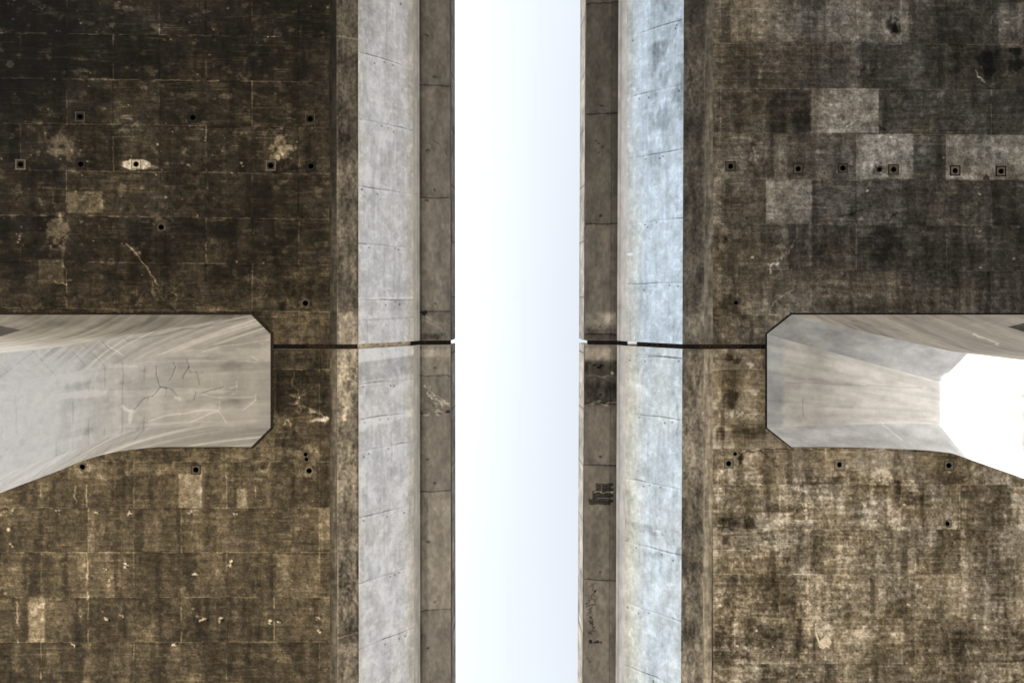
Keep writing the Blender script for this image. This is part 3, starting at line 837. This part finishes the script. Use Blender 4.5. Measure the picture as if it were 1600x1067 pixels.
def seal_piece(parent, side, pts, drop, thick=0.10, crumbs=0):
    """ragged strip between the spans, following the section through pts [(px, z)]"""
    S = SECT[side]
    dense = []
    for (a, za), (b, zb) in zip(pts[:-1], pts[1:]):
        n = max(2, int(abs(X(b, zb) - X(a, za)) / 0.035))
        for i in range(n):
            t = i / n
            dense.append((X(a, za) * (1 - t) + X(b, zb) * t, za * (1 - t) + zb * t))
    dense.append((X(*pts[-1]), pts[-1][1]))
    v, f = [], []
    for i, (x, z) in enumerate(dense):
        j = 0.014 * math.sin(i * 1.7) + random.uniform(-0.012, 0.012)
        y0, y1 = G0 + 0.0045, G1 - 0.0045
        zz = z + drop + j
        v += [(x, y0, zz), (x, (y0 + y1) / 2, zz - 0.02 + random.uniform(-0.01, 0.01)), (x, y1, zz + random.uniform(-0.006, 0.006)), (x, y1, zz + thick), (x, y0, zz + thick)]
    n = len(dense)
    for i in range(n - 1):
        a, b = 5 * i, 5 * (i + 1)
        f += [(a + q, a + (q + 1) % 5, b + (q + 1) % 5, b + q) for q in range(5)]
    f += [(0, 1, 2, 3, 4), tuple(5 * (n - 1) + q for q in (4, 3, 2, 1, 0))]
    return poly_obj('joint_seal', v, f, M_SEAL, parent)


seal_piece(SP['ll'], 'l', [(200, 15.0), (480, 15.0)], 0.07)
b_ = seal_piece(SP['ll'], 'l', [(478, 15.0), (556, 15.02)], 0.045); b_.data.materials[0] = M_FILLER
seal_piece(SP['ll'], 'l', [(641, 16.05), (655.5, 16.32), (704, 16.42)], 0.03)
b_ = seal_piece(SP['ll'], 'l', [(558, 15.03), (639, 16.03)], 0.10); b_.data.materials[0] = M_END
seal_piece(SP['lr'], 'r', [(918, 16.42), (964.5, 16.32), (981, 16.05)], 0.03)
seal_piece(SP['lr'], 'r', [(997, 15.85), (1066.5, 15.05), (1092, 15.01)], 0.05)
b_ = seal_piece(SP['lr'], 'r', [(1090, 15.01), (1160, 15.0)], 0.045); b_.data.materials[0] = M_FILLER
seal_piece(SP['lr'], 'r', [(1158, 15.0), (1420, 15.0)], 0.07)

# ------------------------------------------------------------------ flared columns
Z_FL = 12.0
HALF = 1.07


def column(name, label, sgn, cx, hx_top, hx_low, hx_out, cham_top, cham, hy0, cy0, pw, tone, scar):
    cy = 2.24
    root = bpy.data.objects.new(name, None)
    root.location = (cx, cy, GROUND)
    COL.objects.link(root)
    tag(root, label, 'column', 'flared columns carrying the bridges', 'thing')
    zs = np.concatenate([np.linspace(GROUND, 7.5, 6)[:-1], np.linspace(7.5, 9.0, 30)[:-1], np.linspace(9.0, ZS, 420)])
    # perimeter: 8 edges, finely divided where the camera looks
    cnt = [140, 60, 140, 14, 20, 14, 50, 60]   # inner face first: inner, chamfer(-y), side(-y), chamfer outer, outer, chamfer, side(+y), chamfer(+y)
    par = [(e, i / n) for e, n in enumerate(cnt) for i in range(n)]
    E = np.array([p[0] for p in par]); Tt = np.array([p[1] for p in par])
    P = np.zeros((len(zs), len(par), 3))
    for i, z in enumerate(zs):
        t = max(0.0, (z - Z_FL) / (ZS - Z_FL))
        ease = t ** pw
        hx = HALF + (hx_top - HALF) * ease
        hxo = hx_low + (hx_out - hx_low) * max(0.0, (z - 14.0) / (ZS - 14.0))
        hy = hy0 + (1.785 - hy0) * ease
        cy = cy0 * (1 - t) + 2.24 * t
        c = cham[0] * (1 - t) + cham_top[0] * t
        d = cham[1] * (1 - t) + cham_top[1] * t
        s = sgn   # inner face looks toward the gap: at x = cx - s*hx
        cor = [(-hx, hy - d), (-hx, -hy + d), (-hx + c, -hy), (hxo - c, -hy), (hxo, -hy + d), (hxo, hy - d), (hxo - c, hy), (-hx + c, hy)]
        cor = np.array([(cx + s * a, cy + b) for a, b in cor])
        nx = np.roll(cor, -1, 0)
        P[i, :, :2] = cor[E] * (1 - Tt)[:, None] + nx[E] * Tt[:, None]
        P[i, :, 2] = z
    Zg = P[..., 2]
    per = np.cumsum(np.r_[0, np.hypot(*(np.diff(P[-1, :, :2], axis=0).T))])
    S_ = np.broadcast_to(per, Zg.shape)
    Eg = np.broadcast_to(E, Zg.shape)
    # arc position down the surface
    T = np.full(Zg.shape, float(tone))
    B = np.full(Zg.shape, 0.45)
    T *= 1 + 0.04 * fbm(S_ * 1.2, Zg * 1.2, 71, 4) + 0.02 * fbm(S_ * 5, Zg * 5, 72, 3)
    side_ = np.isin(Eg, (2, 6))
    diag = np.isin(Eg, (1, 7))
    inner = Eg == 0
    far_ = np.isin(Eg, (3, 4, 5))
    T = np.where(far_ & (Zg > 9), 78 * (1 + 0.2 * fbm(S_ * 3, Zg * 3, 79, 3)), T)  # outer faces painted dark brown in place of shade
    B = np.where(far_, 0.95, B)
    if scar == 'streaks':
        low = 1 - sstep(10.5, 15.2, Zg)  # skylight painted into the shaft: paler and cooler downward
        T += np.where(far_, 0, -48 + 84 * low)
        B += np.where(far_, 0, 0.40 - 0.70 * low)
        Xg, Yg = P[..., 0], P[..., 1]
        Tg = np.broadcast_to(Tt, Zg.shape)
        run = np.where(Eg == 1, 1.6, 1.2) * Tg
        brd = fbm((Zg - run) * 6.0, Zg * 0.6 + Eg * 3.0, 73, 4)
        T += np.where(diag & (Zg > 8), 17 * brd + 26 * sstep(0.45, 0.8, fbm((Zg - run) * 9.0, Zg * 0.35 + 5 * Eg, 75, 3)) - 18 * sstep(0.45, 0.8, fbm((Zg - run) * 8.0, Zg * 0.4 + 5 * Eg + 40, 82, 3)), 0)
        T += np.where(side_, 20 * fbm(Xg * 6, Zg * 0.5, 74, 4) + 12 * fbm(Xg * 1.5, Zg * 2, 93, 3), 0)
        T -= np.where(side_, 22, 0) * sstep(0.4, 0.8, fbm(Xg * 4, Zg * 0.4, 94, 3))
        T += np.where(inner & (Zg > 8), 9 * fbm(Yg * 7, Zg * 0.6, 78, 4) + 9 * fbm(Yg * 2.0, Zg * 2.0, 80, 5) + 8 * fbm(Yg * 0.8, Zg * 5.0, 81, 3), 0)
        T += np.where(inner & (Zg > 8), 15 * sstep(0.35, 0.75, fbm(Yg * 5 - Zg * 0.7, Zg * 0.5, 95, 3)) - 15 * sstep(0.4, 0.8, fbm(Yg * 3.2, Zg * 2.4, 96, 4)), 0)
        T -= np.where(Eg == 7, 10, 0)
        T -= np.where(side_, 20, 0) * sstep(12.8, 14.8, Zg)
        B += np.where(side_, 0.35, 0.0)
        for zz in np.arange(9.0, 13.8, 0.44):
            d = np.abs(Zg - zz - 0.02 * fbm(S_ * 2, S_ * 0 + zz, 76, 2))
            T -= np.where(inner | diag, (1 - sstep(0.006, 0.024, d)) * 22 * sstep(-0.4, 0.3, fbm(S_ * 1.5, Zg * 0 + zz * 5, 77, 2)), 0)
    else:
        T += np.where(inner, 9 * fbm(S_ * 6, Zg * 0.8, 83, 3) + 12 * fbm(S_ * 2.5, Zg * 2.5, 87, 5) - 12 * (1 - sstep(0.0, 0.9, np.abs(S_ - 1.1))) * sstep(13.2, 14.6, Zg), 0)
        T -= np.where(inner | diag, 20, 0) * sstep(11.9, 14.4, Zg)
        T += np.where(diag, 17 * fbm(S_ * 3.5, Zg * 3.0, 84, 5), 0)
        T -= np.where(diag & (Eg == 1), 14, 0)
        st = fbm((S_ * 0.35 + Zg * 0.28), (Zg * 1.0 - S_ * 0.5) * 6, 85, 4)
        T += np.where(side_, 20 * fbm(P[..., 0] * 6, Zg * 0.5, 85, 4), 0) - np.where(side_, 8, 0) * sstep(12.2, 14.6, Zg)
        T -= np.where(side_, 28 * sstep(0.4, 0.8, fbm(P[..., 0] * 4, Zg * 0.4, 86, 3)), 0)
        B += np.where(side_, 0.35, 0.0) - np.where(diag, 0.3, 0)
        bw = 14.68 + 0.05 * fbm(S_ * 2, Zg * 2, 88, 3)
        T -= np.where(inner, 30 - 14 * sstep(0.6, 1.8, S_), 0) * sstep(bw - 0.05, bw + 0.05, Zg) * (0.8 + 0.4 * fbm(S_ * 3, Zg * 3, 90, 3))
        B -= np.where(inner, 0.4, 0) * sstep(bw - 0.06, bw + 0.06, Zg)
    # scars on the face, at measured places: photo pixel of each surface point
    U = CX + F * P[..., 0] / np.maximum(Zg, 1)
    V = CY + F * P[..., 1] / np.maximum(Zg, 1)

    def stroke(pts, w, d, region):
        nonlocal T
        for (x0, y0), (x1, y1) in zip(pts[:-1], pts[1:]):
            uu = U + 1.8 * fbm(S_ * 4, Zg * 4, 91, 2); vv = V + 1.8 * fbm(S_ * 4, Zg * 4, 92, 2)
            dx, dy = x1 - x0, y1 - y0
            q = np.clip(((uu - x0) * dx + (vv - y0) * dy) / (dx * dx + dy * dy), 0, 1)
            dist = np.hypot(uu - x0 - q * dx, vv - y0 - q * dy)
            T = T + np.where(region, (1 - sstep(w * .5, w * .5 + 0.9, dist)) * d, 0)
    if scar == 'streaks':
        reg = (inner | diag) & (Zg > 9)
        z_ = lambda a: [(200 + x / 4.85, 480 + y / 4.85) for x, y in a]
        for cr in ([(215, 440), (215, 500), (230, 560), (250, 600), (190, 670), (130, 690), (40, 770)], [(250, 595), (290, 610), (290, 660)], [(250, 595), (340, 620), (380, 665)],
                   [(350, 410), (355, 460), (315, 550)], [(455, 400), (460, 450), (420, 530)], [(460, 450), (480, 495), (520, 500), (545, 590)], [(540, 650), (660, 620), (720, 590)], [(160, 680), (160, 715)], [(510, 640), (500, 700)]):
            stroke(z_(cr), 1.1, -34, reg)
            stroke([(a + 1.6, b + 1.3) for a, b in z_(cr)], 0.8, 9, reg)
        for wl in ([(540, 650), (680, 690), (940, 680)], [(480, 860), (680, 790)], [(160, 850), (400, 800), (680, 780)], [(690, 720), (690, 790), (750, 880)], [(820, 560), (830, 610)], [(770, 610), (830, 590)], [(960, 660), (960, 700), (880, 770)], [(780, 660), (800, 650)], [(30, 770), (25, 860)], [(45, 780), (35, 850)], [(1000, 265), (1030, 275)], [(560, 330), (800, 290), (1070, 240)], [(890, 410), (970, 430)], [(940, 370), (985, 405)]):
            stroke(z_(wl), 1.1, 22, reg)
        stroke(z_([(0, 250), (440, 170), (900, 90)]), 1.2, -26, diag | side_)
        for wl in ([(204, 640), (203, 660)], [(192, 634), (200, 640)], [(275, 620), (282, 622)]):
            stroke(wl, 4.5, 26, reg)
        for wl in ([(170, 540), (195, 555)], [(60, 610), (100, 595)], [(40, 640), (110, 618)], [(60, 660), (64, 690)]):
            stroke([(a, b) for a, b in wl], 1.6, 24, reg)
    else:
        reg = inner | diag
        for wl, w, d in (([(1228, 596), (1440, 606)], 1.2, -14), ([(1380, 662), (1410, 688)], 1.6, 20), ([(1255, 625), (1256, 650)], 2.0, -18), ([(1240, 590), (1330, 600)], 3.0, -9)):
            stroke(wl, w, d, reg)
        stroke([(1520, 522), (1560, 538)], 1.8, 40, side_)
        stroke([(1330, 500), (1420, 522)], 1.0, -20, side_)
    T = np.clip(T, 30, 250)
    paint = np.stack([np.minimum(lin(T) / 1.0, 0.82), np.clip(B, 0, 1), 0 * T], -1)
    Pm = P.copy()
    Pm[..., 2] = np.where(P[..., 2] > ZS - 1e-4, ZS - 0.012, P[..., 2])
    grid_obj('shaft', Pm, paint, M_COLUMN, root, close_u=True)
    # fibre filler squeezed out between column head and soffit: ragged collar
    top = P[-1, :, :2]
    n = len(top)
    cen = np.array([cx, cy])
    nrm = np.roll(top, -1, 0) - np.roll(top, 1, 0)
    nrm = np.stack([nrm[:, 1], -nrm[:, 0]], 1)
    nrm /= np.linalg.norm(nrm, axis=1)[:, None]
    if ((top - cen) * nrm).sum() < 0: nrm = -nrm
    g = np.random.default_rng(9)
    v, f = [], []
    # resample finely so that the fringe reads as short fibres
    rs = []
    for i in range(n):
        j = (i + 1) % n
        L = np.linalg.norm(top[j] - top[i]); m = max(1, int(L / 0.03))
        for q in range(m):
            rs.append((top[i] * (1 - q / m) + top[j] * (q / m), nrm[i], E[i]))
    for i, (p, nn, e) in enumerate(rs):
        w = {0: 0.04, 1: 0.045, 2: 0.06, 3: .05, 4: .05, 5: .05, 6: 0.02, 7: 0.03}[int(e)]
        if scar == 'streaks':
            w *= g.uniform(0.55, 1.55)
        else:
            w *= g.uniform(0.45, 0.85)
        a = p - nn * 0.05
        b = p + nn * w
        v += [(a[0], a[1], ZS - 0.016), (b[0], b[1], ZS - 0.016), (b[0], b[1], ZS + 0.006), (a[0], a[1], ZS + 0.006)]
    m = len(rs)
    for i in range(m):
        a, b = 4 * i, 4 * ((i + 1) % m)
        f += [(a + q, a + (q + 1) % 4, b + (q + 1) % 4, b + q) for q in range(4)]
    poly_obj('joint_filler', v, f, M_FILLER if scar == 'streaks' else M_SEAL, root)
    return root


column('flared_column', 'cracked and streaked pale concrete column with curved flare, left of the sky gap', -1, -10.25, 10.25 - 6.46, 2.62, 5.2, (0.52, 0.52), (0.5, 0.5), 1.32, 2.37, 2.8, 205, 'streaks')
column('flared_column', 'smooth pale concrete column with white sunlit shaft, right of the sky gap', 1, 10.2, 10.2 - 6.85, 2.85, 5.2, (0.66, 0.52), (0.38, 0.627), 1.10, 2.26, 1.25, 188, 'smooth')

# ------------------------------------------------------------------ ground
M_DIRT = plain('pale_dry_dirt', (0.41, 0.39, 0.355), 0.95, 0.2, 0.15)
M_BOUNCE_CUT = plain('dark_bounce_cut', (0.06, 0.058, 0.055), 0.9, 0.2, 0.8)


def sheet(name, x0, y0, x1, y1, z, mat):
    o = poly_obj(name, [(x0, y0, z), (x1, y0, z), (x1, y1, z), (x0, y1, z)], [(0, 1, 2, 3)], mat)
    return tag(o, kind='structure')


tag(sheet('ground', -900, -900, 900, 900, GROUND, M_DIRT), 'dry pale dirt under and around the bridges', 'ground')
tag(sheet('bounce_cut_strip', -300, -34, 300, -14, GROUND + 0.004, M_BOUNCE_CUT), 'added unseen dark strip under the bridges, cutting the ground bounce', 'bounce_cut_strip')  # out of view, added to weaken the bounce onto the upper soffits

# ------------------------------------------------------------------ light
d = np.array([1.0, 0.05, -0.65])
el = math.atan2(0.65, math.hypot(d[0], d[1]))
w = bpy.data.worlds.new('World')
scene.world = w
w.use_nodes = True
nt = w.node_tree
bg = nt.nodes['Background']
sky = nt.nodes.new('ShaderNodeTexSky')
sky.sky_type = 'NISHITA'
sky.sun_disc = False
sky.sun_elevation = el
sky.sun_rotation = math.atan2(-d[0], -d[1])
sky.dust_density = 7.0
sky.air_density = 1.0
sky.ozone_density = 1.0
hs = nt.nodes.new('ShaderNodeHueSaturation')
hs.inputs['Saturation'].default_value = 0.20
nt.links.new(sky.outputs[0], hs.inputs['Color'])
mul = nt.nodes.new('ShaderNodeMix'); mul.data_type = 'RGBA'; mul.blend_type = 'MULTIPLY'; mul.inputs[0].default_value = 1.0
mul.inputs[7].default_value = (0.945, 0.985, 1.0, 1)   # pale cool haze
nt.links.new(hs.outputs[0], mul.inputs[6])
nt.links.new(mul.outputs[2], bg.inputs['Color'])
bg.inputs['Strength'].default_value = 0.114
sl = bpy.data.lights.new('sun', 'SUN')
sl.energy = 2.0
sl.angle = math.radians(0.5)
sl.color = (1.0, 0.95, 0.88)
so = bpy.data.objects.new('sun', sl)
COL.objects.link(so)
import mathutils
so.rotation_euler = mathutils.Vector(d).to_track_quat('-Z', 'Y').to_euler()
so.location = (-30, 0, 40)

# ------------------------------------------------------------------ camera
cam = bpy.data.cameras.new('camera')
cam.sensor_width = 36.0
cam.lens = F / 1600.0 * 36.0
cam.shift_x = 0.0
cam.shift_y = -(533.5 - CY) / 1600.0
cam.clip_end = 3000
co = bpy.data.objects.new('camera', cam)
co.location = (0, 0, 0)
co.rotation_euler = (math.pi, 0, 0)
COL.objects.link(co)
scene.camera = co

scene.view_settings.view_transform = 'Standard'
scene.view_settings.look = 'None'
scene.view_settings.gamma = 1.0
scene.view_settings.exposure = 2.04
scene.cycles.use_denoising = True
scene.cycles.max_bounces = 8
scene.cycles.diffuse_bounces = 5
